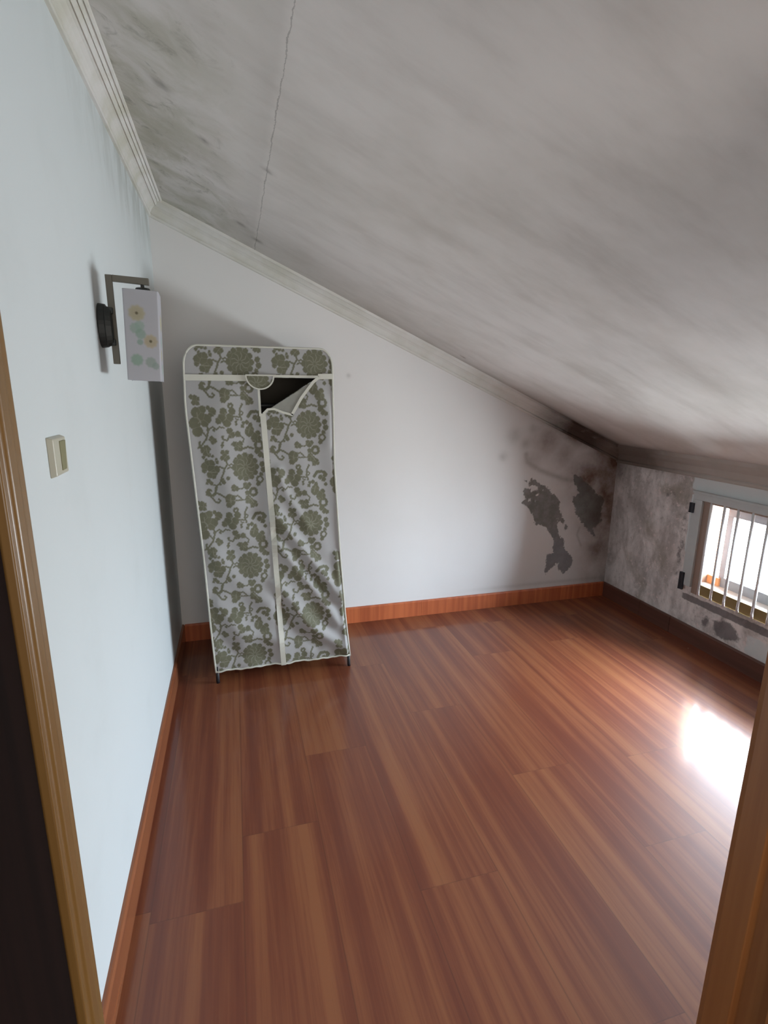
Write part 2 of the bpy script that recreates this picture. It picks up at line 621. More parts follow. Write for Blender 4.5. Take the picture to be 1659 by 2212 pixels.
sr = np.clip(0.5 - sd / 0.05, 0, 1)
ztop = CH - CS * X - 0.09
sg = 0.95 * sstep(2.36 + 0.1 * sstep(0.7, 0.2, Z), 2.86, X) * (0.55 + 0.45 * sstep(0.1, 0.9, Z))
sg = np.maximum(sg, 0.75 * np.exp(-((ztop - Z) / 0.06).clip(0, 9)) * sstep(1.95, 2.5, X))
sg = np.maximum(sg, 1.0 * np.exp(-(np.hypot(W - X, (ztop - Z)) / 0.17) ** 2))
for cx_, cz_, cr_, am_ in ((2.30, 1.12, 0.13, 0.6), (2.42, 1.02, 0.12, 0.5), (2.22, 1.02, 0.08, 0.35), (2.62, 0.86, 0.18, 0.9), (2.74, 0.60, 0.17, 0.85), (2.80, 0.35, 0.16, 0.75)):
    sg = np.maximum(sg, am_ * np.exp(-(np.hypot(cx_ - X, cz_ - Z) / cr_) ** 2))
sb = 0.55 * np.exp(-(line_sd(X, Z, L1) / 0.018) ** 2) * (X < 2.6)
sb = np.maximum(sb, 0.5 * np.exp(-(line_sd(X, Z, L2) / 0.008) ** 2))
for cx_, cz_, cr_ in ((2.05, 1.15, 0.05), (2.13, 1.10, 0.035), (1.98, 1.02, 0.03), (2.18, 1.2, 0.03), (0.98, 1.50, 0.012), (2.16, 0.99, 0.03)):
    sb = np.maximum(sb, 0.42 * np.exp(-(np.hypot(X - cx_, Z - cz_) / cr_) ** 2))
sb = np.maximum(sb, 0.25 * np.exp(-((Z - 0.135) / 0.012) ** 2) * sstep(1.6, 2.2, X))
struct(grid('wall_back', np.stack([X, Y, Z], -1), M_back, {'stain': np.stack([sr, sg, sb], -1)}, smooth=False))

# left wall (slightly thick box so the room is closed)
b = MB()
b.box(-0.12, 0.0, 0.45, D + 0.1, 0, CH + 0.02)
struct(b.build('wall_left', M_left))

# right wall with the window opening
ys = np.concatenate([np.linspace(0.3, WY0, 40), np.linspace(WY0, WY1, 60)[1:], np.linspace(WY1, D + 0.02, 90)[1:]])
zt = CH - CS * W + 0.02
zs = np.concatenate([np.linspace(0, WZ0, 34), np.linspace(WZ0, WZ1, 50)[1:], np.linspace(WZ1, zt, 26)[1:]])
Y, Z = np.meshgrid(ys, zs)
X = np.full_like(Y, W)
yc = (ys[:-1] + ys[1:]) / 2
zc = (zs[:-1] + zs[1:]) / 2
YC, ZC = np.meshgrid(yc, zc)
keep = ~((YC > WY0) & (YC < WY1) & (ZC > WZ0) & (ZC < WZ1))
sr = 0.55 * np.exp(-(np.hypot((Y - 2.12) / 1.6, (Z - 0.16)) / 0.07) ** 2)
sr = np.maximum(sr, 0.8 * np.exp(-(np.hypot((Y - 2.00) / 1.5, (Z - 0.17)) / 0.075) ** 2))
sr = np.maximum(sr, 0.5 * np.exp(-(np.hypot((Y - 2.42), (Z - 0.26)) / 0.08) ** 2))
sr = np.maximum(sr, 0.45 * np.exp(-(np.hypot((Y - 2.50), (Z - 0.85)) / 0.12) ** 2))
sr = np.maximum(sr, 0.5 * np.exp(-((Y - 2.36) / 0.05) ** 2) * sstep(1.0, 0.7, Z) * sstep(0.2, 0.4, Z))
sr = np.maximum(sr, 0.72 * sstep(0.29, 0.275, Z) * sstep(0.225, 0.245, Z) * sstep(2.34, 2.28, Y))
sg = 0.9 * np.exp(-(np.hypot(D - Y, (0.96 - Z)) / 0.16) ** 2)
sg = np.maximum(sg, 0.5 * np.exp(-(np.hypot((Y - 2.78) / 1.2, Z - 0.72) / 0.10) ** 2))
sg = np.maximum(sg, 0.45 * np.exp(-((D - Y) / 0.09)))
sg = np.maximum(sg, 0.5 * np.exp(-((0.961 - Z) / 0.03).clip(0, 9)) * sstep(2.2, 2.6, Y))
sb = 0.75 * sstep(0.86, 0.90, Z) * sstep(2.40, 2.31, Y)
sb = np.maximum(sb, 0.7 * sstep(2.35, 2.325, Y) * sstep(2.30, 2.31, Y) * sstep(0.42, 0.55, Z) * (Z < 0.86))
sb = np.maximum(sb, 0.62 * sstep(1.93, 1.86, Y) * sstep(0.24, 0.2, Z) * sstep(0.06, 0.12, Z))
struct(grid('wall_right', np.stack([X, Y, Z], -1), M_right, {'stain': np.stack([sr, sg, sb], -1)}, keep=keep, smooth=False))

# ceiling
xs = np.linspace(-0.7, W + 0.25, 240)
ys = np.linspace(-1.65, D + 0.05, 280)
X, Y = np.meshgrid(xs, ys)
Z = CH - CS * X
q = np.hypot(X - W, (Y - D) * 1.0)
sg = 0.98 * np.exp(-(((D - 0.055 - Y) / 0.085).clip(0, 9)) ** 1.3) * sstep(1.85, 2.45, X)
sg = np.maximum(sg, 0.55 * np.exp(-((D - 0.055 - Y) / 0.22).clip(0, 9)) * sstep(2.0, 2.75, X))
sg = np.maximum(sg, 0.85 * np.exp(-((W - 0.06 - X) / 0.06).clip(0, 9)) * sstep(1.9, 2.85, Y))
sg = np.maximum(sg, 0.35 * np.exp(-((W - 0.06 - X) / 0.05).clip(0, 9)))
sr = 0.40 * np.exp(-((D - 0.06 - Y) / 0.16).clip(0, 9)) * sstep(0.7, 1.4, X)
sr = np.maximum(sr, 0.35 * np.exp(-(np.hypot((X - 1.9), (Y - 1.75)) / 0.5) ** 2))
sr = np.maximum(sr, 0.30 * np.exp(-(np.hypot((X - 1.35), (Y - 1.1)) / 0.45) ** 2))
sr = np.maximum(sr, 0.95 * np.exp(-((X - 1.60) / 0.02) ** 2 - ((Y - 2.80) / 0.012) ** 2))
for cx_, cy_, cr_ in ((0.49, 1.895, 0.014), (0.494, 2.71, 0.02), (0.20, 1.75, 0.02), (0.30, 1.95, 0.015), (0.42, 2.6, 0.02)):
    sr = np.maximum(sr, 0.75 * np.exp(-(np.hypot((X - cx_), (Y - cy_)) / cr_) ** 2))
sb = sstep(0.52, 0.12, X) * sstep(0.4, 1.2, Y)
sb = np.maximum(sb, 0.9 * sstep(0.56, 0.2, X) * sstep(1.7, 2.4, Y))
struct(grid('ceiling', np.stack([X, Y, Z], -1), M_ceil, {'stain': np.stack([sr, sg, sb], -1)}))

# front wall with the doorway the camera looks through
DX0, DX1, DY0, DY1, DZ = 0.19, 0.998, 0.33, 0.45, 1.84
b = MB()
b.box(-0.7, DX0 - 0.02, DY0, DY1 - 0.002, 0, 2.7)
b.box(DX0 - 0.02, DX1 + 0.02, DY0, DY1 - 0.002, DZ + 0.02, 2.4)
b.box(DX1 + 0.02, W + 0.1, DY0, DY1 - 0.002, 0, 2.0)
struct(b.build('wall_front', M_hall))
for nm, bx in (('wall_hall_left', (-0.72, -0.6, -1.6, 0.33, 0, 2.7)),
               ('wall_hall_right', (1.6, 1.72, -1.6, 0.33, 0, 2.7)),
               ('wall_hall_back', (-0.7, 1.7, -1.7, -1.6, 0, 2.7))):
    b = MB()
    b.box(*bx)
    struct(b.build(nm, M_hall))

# ---------------------------------------------------------------- cornices
pf = [(0, 0.0), (0.009, 0.0), (0.012, 0.003), (0.012, 0.009), (0.007, 0.013), (0.012, 0.017), (0.015, 0.022), (0.020, 0.034),
      (0.030, 0.043), (0.040, 0.047), (0.041, 0.043), (0.047, 0.050), (0.052, 0.055), (0.054, 0.051), (0.060, 0.057),
      (0.065, 0.059), (0.066, 0.055), (0.072, 0.058)]


def cornice(name, fn, t0, t1):
    """fn(d, h, t) -> point; d = out from the wall, h = 0 bottom .. 1 up to the ceiling"""
    b = MB()
    loops = []
    for t in (t0, t1):
        loops.append([fn(d, h, t) for d, h in pf] + [fn(0.075, None, t), fn(0.0, 'w', t)])
    b.prism(*loops)
    return struct(b.build(name, M_corn))


def fl(d, h, t):
    zc_ = CH - CS * max(d, 0)
    if h is None:
        return (d, t, zc_ + 0.002)
    if h == 'w':
        return (-0.005, t, CH + 0.004)
    return (d, t, min(2.2247 + h * 0.90, zc_ - 0.0005))


def fb(d, h, t):
    zc_ = CH - CS * t
    if h is None:
        return (t, D - d, zc_ + 0.002)
    if h == 'w':
        return (t, D + 0.005, zc_ + 0.004)
    return (t, D - d, zc_ - 0.0873 + h * 1.28)


def fr(d, h, t):
    zc_ = CH - CS * (W - d)
    if h is None:
        return (W - d, t, zc_ + 0.002)
    if h == 'w':
        return (W + 0.005, t, CH - CS * W + 0.004)
    return (W - d, t, 0.961 + h * 1.85)


cornice('trim_1', fl, DY1, D)
cornice('trim_2', fb, 0.0, W)
cornice('trim_3', fr, DY1, D)

# ---------------------------------------------------------------- baseboards
b = MB()
b.prism([(0, DY1, 0), (0.014, DY1, 0), (0.014, DY1, BH - 0.012), (0.010, DY1, BH - 0.002), (0.006, DY1, BH), (0, DY1, BH)],
        [(0, D, 0), (0.014, D, 0), (0.014, D, BH - 0.012), (0.010, D, BH - 0.002), (0.006, D, BH), (0, D, BH)])
struct(b.build('baseboard_left', M_basel))
b = MB()
for xa, xb in ((0.014, 1.45), (1.4512, W - 0.012)):
    pr = [(D, 0), (D - 0.014, 0), (D - 0.014, BH - 0.008), (D - 0.009, BH), (D, BH)]
    b.prism([(xa, p[0], p[1]) for p in pr], [(xb, p[0], p[1]) for p in pr])
struct(b.build('baseboard_back', M_base))
b = MB()
for ya, yb in ((DY1, 1.60), (1.603, 2.35), (2.353, 2.60), (2.603, D)):
    pr = [(W, 0), (W - 0.014, 0), (W - 0.014, BH - 0.008), (W - 0.009, BH), (W, BH)]
    b.prism([(p[0], ya, p[1]) for p in pr], [(p[0], yb, p[1]) for p in pr])
struct(b.build('baseboard_right', M_based))

# ---------------------------------------------------------------- door frame, and an open leaf added for its darkness
door = bpy.data.objects.new('door_1', None)
COL.objects.link(door)
door.location = (DX0, DY1, 0)
struct(door)
sh = (DX0, DY1, 0)


def jamb(pts, z1, name, mat):
    b = MB()
    b.prism([(p[0], p[1], 0) for p in pts], [(p[0], p[1], z1) for p in pts])
    return b.build(name, mat, door, shift=sh, bevel=0.0015)


jamb([(DX0, 0.452), (DX0 - 0.001, 0.446), (DX0 + 0.0, 0.436), (DX0 + 0.003, 0.434), (DX0 + 0.003, 0.422), (DX0, 0.419),
      (DX0, 0.4125), (DX0 - 0.012, 0.4125), (DX0 - 0.012, 0.34), (DX0 - 0.03, 0.34), (DX0 - 0.03, 0.449), (DX0 - 0.09, 0.449), (DX0 - 0.09, 0.462),
      (DX0 - 0.004, 0.462)], DZ, 'jamb', M_frame)
jamb([(DX1, 0.452), (DX1, 0.415), (DX1 + 0.008, 0.412), (DX1 + 0.008, 0.372), (DX1 - 0.004, 0.368), (DX1 - 0.004, 0.30), (DX1 + 0.10, 0.30), (DX1 + 0.10, 0.328), (DX1 + 0.022, 0.328),
      (DX1 + 0.022, 0.449), (DX1 + 0.09, 0.449), (DX1 + 0.09, 0.462), (DX1 + 0.004, 0.462)], DZ, 'jamb', M_frame2)
b = MB()
b.box(DX0 - 0.03, DX1 + 0.03, 0.31, 0.46, DZ - 0.01, DZ + 0.02)
b.build('head_jamb', M_frame, door, shift=sh)
b = MB()
b.box(DX0 - 0.045, DX0 - 0.006, -0.36, 0.4095, 0.008, DZ - 0.02)
b.build('added_leaf', M_door, door, shift=sh, bevel=0.002)  # added leaf, keeps the area left of the frame dark

# ---------------------------------------------------------------- window in the knee wall
win = bpy.data.objects.new('window_1', None)
COL.objects.link(win)
win.location = (W, (WY0 + WY1) / 2, WZ0)
struct(win)
sw = (W, (WY0 + WY1) / 2, WZ0)
M_wf = flat('white_window_frame', (206, 214, 216), 0.45)
M_rev = mat_wood('brown_window_reveal', (118, 92, 76), (138, 110, 92), 'z', 0.5)
M_inn = mat_wood('dull_brown_inner_frame', (150, 130, 118), (170, 150, 138), 'z', 0.5)
M_or = mat_wood('orange_window_wood', (196, 132, 84), (214, 150, 100), 'y', 0.5)
M_sash = flat('grey_sash_aluminium', (150, 150, 154), 0.4)
M_och = flat('ochre_window_rail', (150, 130, 84), 0.5)
M_sill = flat('pale_window_sill', (225, 215, 205), 0.5)
M_bar = flat('pale_window_bar', (232, 234, 238), 0.35)
M_dark = flat('black_hinge_metal', (42, 44, 52), 0.45)


def part(name, boxes, mat, bevel=0.0):
    b = MB()
    for bx in boxes:
        b.box(*bx)
    return b.build(name, mat, win, shift=sw, bevel=bevel)


part('outer_frame', [(W - 0.018, W + 0.01, WY0 - 0.06, WY1 + 0.062, WZ1, WZ1 + 0.048),
                     (W - 0.018, W + 0.01, WY1, WY1 + 0.062, 0.33, WZ1),
                     (W - 0.018, W + 0.01, WY0 - 0.06, WY0, 0.33, WZ1),
                     (W - 0.026, W - 0.012, WY0 - 0.062, WY1 + 0.064, WZ1 + 0.036, WZ1 + 0.050)], M_wf, 0.002)
part('inner_frame', [(W - 0.004, W + 0.012, WY1 - 0.040, WY1, WZ0 - 0.004, WZ1),
                     (W - 0.004, W + 0.012, WY0, WY1 - 0.040, WZ1 - 0.012, WZ1)], M_inn, 0.0015)
part('reveal', [(W + 0.001, W + 0.10, WY1 - 0.001, WY1 + 0.03, WZ0 - 0.03, WZ1 + 0.02),
                (W + 0.001, W + 0.15, WY0 - 0.03, WY0 + 0.001, WZ0 - 0.03, WZ1 + 0.02),
                (W + 0.001, W + 0.10, WY0, WY1, WZ1 - 0.001, WZ1 + 0.03)], M_rev)
part('outer_reveal', [(W + 0.10, W + 0.15, WY1 + 0.004, WY1 + 0.04, WZ0 - 0.03, WZ1 + 0.02),
                      (W + 0.10, W + 0.15, WY0, WY1 + 0.01, WZ1 - 0.022, WZ1 + 0.03)], M_or)
part('lower_rail', [(W + 0.002, W + 0.022, WY0, WY1, WZ0 - 0.006, WZ0 + 0.060)], M_och, 0.002)
part('sill', [(W + 0.022, W + 0.15, WY0, WY1 + 0.004, WZ0 - 0.02, WZ0 + 0.052)], M_sill, 0.002)
part('sill_block', [(W + 0.10, W + 0.15, 2.168, WY1 + 0.004, WZ0 + 0.052, WZ0 + 0.10)], M_or, 0.002)
sash = part('sash', [(W + 0.112, W + 0.130, WY0, 2.185, 0.349, 0.407),
                     (W + 0.112, W + 0.130, WY0, 2.185, 0.760, WZ1),
                     (W + 0.112, W + 0.130, 2.150, 2.185, 0.407, 0.760),
                     (W + 0.112, W + 0.130, 1.56, 1.60, 0.407, 0.760)], M_sash, 0.002)
g = NT('window_glass')
tr = g.n('ShaderNodeBsdfTransparent')
gl = g.n('ShaderNodeBsdfGlossy')
gl.inputs['Roughness'].default_value = 0.02
fz = g.n('ShaderNodeFresnel')
fz.inputs[0].default_value = 1.3
mx = g.n('ShaderNodeMixShader')
tr.inputs[0].default_value = (0.97, 0.98, 0.98, 1)
g.t.links.new(fz.outputs[0], mx.inputs[0])
g.t.links.new(tr.outputs[0], mx.inputs[1])
g.t.links.new(gl.outputs[0], mx.inputs[2])
g.t.links.new(mx.outputs[0], g.out.inputs[0])
M_glass = g.m
part('pane', [(W + 0.119, W + 0.123, 1.60, 2.150, 0.407, 0.760)], M_glass)
part('pane', [(W + 0.119, W + 0.123, WY0, 1.56, 0.407, 0.760)], M_glass)
y = 2.198
while y > WY0 + 0.03:
    b = MB()
    b.tube([(W + 0.0, y, WZ0 - 0.004), (W + 0.0, y, WZ1 + 0.004)], 0.0078, 10)
    b.build('bar', M_bar, win, smooth=True, shift=sw)
    y -= 0.082
for zc_, hh in ((0.790, 0.028), (0.352, 0.052)):
    b = MB()
    b.box(W - 0.028, W - 0.016, WY1 + 0.044, WY1 + 0.068, zc_ - hh, zc_ + hh)
    b.tube([(W - 0.026, WY1 + 0.066, zc_ - hh), (W - 0.026, WY1 + 0.066, zc_ + hh)], 0.006, 8)
    b.build('hinge', M_dark, win, shift=sw)

# ---------------------------------------------------------------- fabric wardrobe
YF, YB = 2.451, 2.905
wr = thing('fabric_wardrobe', 'tall portable wardrobe in grey fabric with olive flowers, front corner folded open', 'wardrobe',
           (0.5, 2.68, 0))
swr = (0.5, 2.68, 0)
ZT = 1.600
LZ = [0.060, 0.314, 0.664, 0.928, 1.339, 1.505, 1.62]
LX = [0.197, 0.187, 0.178, 0.165, 0.146, 0.151, 0.151]
RZ = [0.060, 0.287, 0.614, 1.079, 1.298, 1.505, 1.62]
RX = [0.869, 0.846, 0.822, 0.797, 0.795, 0.793, 0.793]
SZ = [0.060, 0.275, 0.754, 1.066, 1.31, 1.48]
SX = [0.514, 0.505, 0.488, 0.473, 0.462, 0.459]


def xl(z):
    v = np.interp(z, LZ, LX)
    t = np.clip((z - (ZT - 0.088)) / 0.088, 0, 1)
    return v + 0.062 * (1 - np.sqrt(np.clip(1 - t * t, 0, 1)))


def xr(z):
    v = np.interp(z, RZ, RX)
    t = np.clip((z - (ZT - 0.080)) / 0.080, 0, 1)
    return v - 0.060 * (1 - np.sqrt(np.clip(1 - t * t, 0, 1)))


def xs_(z):
    return np.interp(z, SZ, SX)


# folds pressed into the hanging front: (points, amplitude towards the viewer, width)
FOLDS = [([(0.512, 0.844), (0.628, 0.676), (0.82, 0.392)], 0.016, 0.028),
         ([(0.520, 0.760), (0.62, 0.58), (0.74, 0.46)], -0.010, 0.026),
         ([(0.518, 0.707), (0.66, 0.50), (0.80, 0.26)], 0.015, 0.030),
         ([(0.511, 0.496), (0.641, 0.285), (0.842, 0.105)], 0.016, 0.034),
         ([(0.52, 0.38), (0.60, 0.22), (0.70, 0.13)], -0.010, 0.03),
         ([(0.53, 1.05), (0.57, 0.93), (0.66, 0.78)], 0.010, 0.024),
         ([(0.73, 1.40), (0.78, 1.30), (0.77, 1.18)], 0.006, 0.03),
         ([(0.30, 1.42), (0.28, 1.1), (0.33, 0.8)], 0.008, 0.06),
         ([(0.42, 1.40), (0.41, 1.1), (0.44, 0.85)], -0.007, 0.04),
         ([(0.24, 0.66), (0.36, 0.47), (0.47, 0.40)], 0.009, 0.045),
         ([(0.22, 0.42), (0.32, 0.26), (0.50, 0.20)], 0.009, 0.04),
         ([(0.22, 0.25), (0.30, 0.14), (0.45, 0.10)], -0.006, 0.035),
         ([(0.80, 0.62), (0.83, 0.35), (0.855, 0.10)], 0.009, 0.02)]


def fold_y(X_, Z_):
    y_ = np.zeros_like(X_)
    for pts, amp, wd_ in FOLDS:
        d_ = line_sd(X_, Z_, pts)
        y_ -= 1.6 * amp * np.exp(-(d_ / wd_) ** 2)
    y_ -= 0.004 * np.sin(X_ * 37 + Z_ * 9) * sstep(1.45, 1.0, Z_)
    # pinned flat at the side rails, at the top band and near the hem
    e_ = sstep(0.0, 0.045, X_ - xl(Z_)) * sstep(0.0, 0.02, xr(Z_) - X_) * sstep(1.47, 1.38, Z_)
    return y_ * e_


def front_y(x, z):
    return float(YF + fold_y(np.array([x]), np.array([z]))[0])


# --- the woven flower pattern, drawn once in a repeat cell (metres), then tiled
SCL, SCV = 0.000246, 0.000269                                            # drawing units -> metres
CIR = [(1170, 1430, 180)] + [(1170 + 195 * math.cos(a), 1430 + 195 * math.sin(a), 52) for a in np.linspace(0, 2 * math.pi, 13)[:-1]]
CIR += [(370, 520, 90), (330, 690, 100), (370, 820, 90), (440, 580, 80), (540, 620, 80), (470, 470, 65), (500, 680, 70),
        (640, 500, 66), (620, 540, 50), (570, 440, 36),
        (830, 500, 62), (980, 500, 60), (800, 600, 68), (880, 680, 74), (740, 650, 55), (930, 600, 72),
        (650, 800, 26), (600, 930, 36), (650, 970, 42), (620, 1000, 36), (575, 955, 24),
        (920, 820, 55), (960, 880, 55), (1060, 870, 52), (940, 900, 40), (790, 1010, 22), (780, 1050, 26), (770, 1085, 14),
        (1150, 740, 32), (1170, 690, 30), (1230, 680, 36), (1290, 720, 38), (1310, 790, 42), (1270, 840, 82), (1250, 790, 46),
        (1370, 930, 80), (1420, 860, 46), (1420, 940, 56), (1350, 980, 38),
        (1000, 1040, 48), (1050, 1060, 54), (1090, 1110, 52), (1100, 1030, 44), (1030, 1110, 44), (950, 1045, 18),
        (1400, 1160, 55), (1450, 1220, 50), (1500, 1240, 40),
        (780, 1165, 40), (850, 1170, 40), (770, 1260, 40), (860, 1255, 40), (815, 1210, 38), (820, 1290, 34),
        (450, 1400, 62), (500, 1350, 54), (570, 1350, 62), (560, 1430, 72), (600, 1500, 72), (540, 1540, 62), (600, 1570, 44),
        (650, 1450, 62), (440, 1470, 44), (660, 1280, 24), (670, 1330, 32), (440, 1250, 28), (480, 1290, 24),
        (500, 1100, 54), (440, 1140, 44), (490, 1170, 62), (540, 1210, 36), (550, 1110, 26),
        (300, 270, 40), (360, 290, 52), (400, 300, 40), (400, 370, 36), (340, 360, 44),
        (850, 190, 68), (900, 200, 62), (830, 230, 52), (900, 270, 52), (840, 310, 54),
        (1180, 130, 42), (1190, 220, 52), (1180, 270, 44), (1230, 270, 54), (1290, 320, 62), (1260, 360, 38), (1330, 350, 36),
        (1040, 670, 24), (1040, 710, 20), (1180, 1765, 56), (1150, 1738, 42), (1215, 1742, 42), (755, 1625, 30), (765, 1665, 40), (850, 1605, 34), (940, 1760, 44), (985, 1790, 44), (930, 1800, 34),
        (480, 1862, 46), (500, 1650, 40), (545, 1690, 34), (470, 1690, 24), (1390, 1730, 40), (1470, 1385, 48), (1490, 1480, 50), (1450, 1560, 36),
        (1000, 1290, 30), (600, 1230, 24), (700, 1700, 26), (1380, 600, 44), (1440, 640, 44), (1470, 560, 44), (1480, 730, 32)]
LIN = [([(550, 820), (570, 780), (630, 750), (700, 790), (750, 750), (820, 765)], 12),
       ([(540, 720), (545, 850), (500, 960), (420, 1060), (360, 1090)], 15), ([(450, 820), (510, 900), (520, 960)], 12),
       ([(1100, 900), (1160, 950), (1150, 1010)], 11), ([(900, 920), (870, 970), (810, 960), (780, 920), (805, 900)], 14),
       ([(1150, 1120), (1230, 1090), (1320, 1120)], 16),
       ([(830, 1300), (845, 1370), (800, 1440), (760, 1540), (720, 1640)], 15), ([(800, 1440), (720, 1410), (650, 1400)], 14),
       ([(850, 1440), (900, 1420), (950, 1450)], 13), ([(870, 1390), (910, 1370), (960, 1385)], 11),
       ([(390, 1000), (390, 1080), (460, 1110)], 20),
       ([(530, 60), (490, 50), (460, 90), (490, 140), (560, 150), (610, 110), (620, 40), (640, -20)], 22),
       ([(500, 140), (560, 200), (600, 260), (660, 275), (690, 240), (660, 215)], 16), ([(650, 110), (780, 180)], 15),
       ([(940, 170), (1000, 160), (1050, 200), (1080, 240), (960, 240)], 12), ([(1060, 240), (1140, 240)], 10),
       ([(1160, 380), (1120, 450), (1110, 560), (1140, 640)], 15), ([(990, 580), (1110, 590)], 13), ([(720, 1620), (700, 1690), (640, 1730), (560, 1710)], 12), ([(985, 1790), (1080, 1800), (1150, 1775)], 11),
       ([(1040, 620), (1090, 640)], 10), ([(1260, 580), (1310, 510), (1400, 500), (1460, 520)], 26)]
RING = [(1290, 120, 60, 24), (1430, 1060, 66, 26), (1140, 530, 26, 11), (955, 410, 34, 18), (1420, 1650, 52, 17)]
VEIN = [([(1170 + 30 * math.cos(a), 1430 + 30 * math.sin(a)), (1170 + 105 * math.cos(a + 0.2), 1430 + 105 * math.sin(a + 0.2)),
          (1170 + 150 * math.cos(a - 0.05), 1430 + 150 * math.sin(a - 0.05))], 4) for a in np.linspace(0, 2 * math.pi, 10)[:-1]]
VEIN += [([(380, 520), (385, 600), (430, 650), (390, 690)], 5), ([(330, 600), (385, 600)], 4), ([(860, 520), (880, 600), (850, 640)], 5),
         ([(1050, 1060), (1100, 1100)], 4), ([(500, 1100), (510, 1180), (560, 1220)], 4), ([(460, 1490), (560, 1500), (640, 1500)], 5),
         ([(1200, 200), (1250, 250), (1290, 310)], 5), ([(870, 200), (880, 270)], 5), ([(1270, 800), (1250, 860)], 4)]
CW, CHT = 1332.0, 1752.0                                   # repeat size in drawing units


def cell_field(U_, V_):
    """coverage of the pattern (1 = olive) at drawing coordinates"""
    d_ = np.full(U_.shape, 1e9)
    d2 = np.full(U_.shape, 1e9)
    vn = np.full(U_.shape, 1e9)

    def wrapped(fn, box):
        out = np.full(U_.shape, 1e9)
        for du in (-CW, 0, CW):
            for dv in (-CHT, 0, CHT):
                m_ = (U_ + du > box[0] - 40) & (U_ + du < box[1] + 40) & (V_ + dv > box[2] - 40) & (V_ + dv < box[3] + 40)
                if m_.any():
                    t_ = out[m_]
                    out[m_] = np.minimum(t_, fn(U_[m_] + du, V_[m_] + dv))
        return out

    for cx_, cy_, cr_ in CIR:
        e_ = wrapped(lambda a, b_: np.hypot(a - cx_, b_ - cy_) - cr_, (cx_ - cr_, cx_ + cr_, cy_ - cr_, cy_ + cr_))
        d2 = np.minimum(d2, np.maximum(d_, e_))
        d_ = np.minimum(d_, e_)
    petal = (1 - sstep(2, 9, d2 - d_)) * sstep(2, -6, d2) * 0.75
    for pts, wd_ in LIN:
        xs0 = [p[0] for p in pts]
        ys0 = [p[1] for p in pts]
        d_ = np.minimum(d_, wrapped(lambda a, b_: line_sd(a, b_, pts) - wd_, (min(xs0) - 30, max(xs0) + 30, min(ys0) - 30, max(ys0) + 30)))
    for cx_, cy_, rr_, wd_ in RING:
        bx = (cx_ - rr_ - wd_, cx_ + rr_ + wd_, cy_ - rr_ - wd_, cy_ + rr_ + wd_)
        d_ = np.minimum(d_, wrapped(lambda a, b_: np.abs(np.hypot(a - cx_, b_ - cy_) - rr_) - wd_, bx))
    for pts, wd_ in VEIN:
        xs0 = [p[0] for p in pts]
        ys0 = [p[1] for p in pts]
        vn = np.minimum(vn, wrapped(lambda a, b_: line_sd(a, b_, pts) - wd_, (min(xs0) - 30, max(xs0) + 30, min(ys0) - 30, max(ys0) + 30)))
    d_ = d_ - 1 + 7 * np.sin(U_ / 9.0) * np.sin(V_ / 10.0)
    return 1 - sstep(-7, 8, d_), np.maximum(1 - sstep(-3, 7, vn), petal)


cu = np.arange(0, CW, 6.0)
cv = np.arange(0, CHT, 6.0)
CU, CV = np.meshgrid(cu, cv)
CELL, CVEIN = cell_field(CU, CV)


def pattern(X_, Z_, ox, oz):
    """sample the repeat; (ox, oz) is where the drawing's big flower sits on the cloth"""
    u_ = ((X_ - ox) / SCL + 1170) % CW
    v_ = ((oz - Z_) / SCV + 1430) % CHT
    iu = u_ / 6.0
    iv = v_ / 6.0
    a0 = np.floor(iu).astype(int)
    b0 = np.floor(iv).astype(int)
    fu, fv = iu - a0, iv - b0
    n0, n1 = CELL.shape

    def smp(A_):
        return ((A_[b0 % n0, a0 % n1] * (1 - fu) + A_[b0 % n0, (a0 + 1) % n1] * fu) * (1 - fv)
                + (A_[(b0 + 1) % n0, a0 % n1] * (1 - fu) + A_[(b0 + 1) % n0, (a0 + 1) % n1] * fu) * fv)
    return np.stack([smp(CELL), smp(CVEIN), np.zeros_like(X_)], -1)


def mat_fabric(name, ground, olive, transl=0.18, inner=None):
    n = NT(name)
    r_, g_, b_ = n.attr('pat')
    P = n.pos()[0]
    wv = n.noise(P, 220, 2)
    base = n.mix(n.math('MULTIPLY', wv, 0.10), lin(*ground), lin(ground[0] - 40, ground[1] - 40, ground[2] - 40))
    ol = n.mix(n.noise(P, 30, 3), lin(*olive), lin(olive[0] + 16, olive[1] + 16, olive[2] + 12))
    col = n.mix(r_, base, ol)
    col = n.mix(n.math('MULTIPLY', g_, n.math('MULTIPLY', r_, 0.42)), col, lin(172, 172, 158))
    if inner:
        ge = n.n('ShaderNodeNewGeometry')
        col = n.mix(ge.outputs['Backfacing'], col, lin(*inner))
    n.fin(col, 0.7, 0.3)
    t_ = n.n('ShaderNodeBsdfTranslucent')
    n.put(t_.inputs[0], col)
    mx_ = n.n('ShaderNodeMixShader')
    mx_.inputs[0].default_value = transl
    n.t.links.new(n.b.outputs[0], mx_.inputs[1])
    n.t.links.new(t_.outputs[0], mx_.inputs[2])
    n.t.links.new(mx_.outputs[0], n.out.inputs[0])
    return n.m


M_fab = mat_fabric('floral_nonwoven_fabric', (177, 176, 176), (104, 103, 86), 0.14)
M_side = flat('plain_side_fabric', (96, 90, 80), 0.8)
M_trim = flat('cream_fabric_tape', (202, 201, 190), 0.6, var=0.06)
M_leg = flat('black_plastic_foot', (22, 23, 30), 0.4)
M_tube = flat('dark_metal_tube', (58, 58, 60), 0.35)


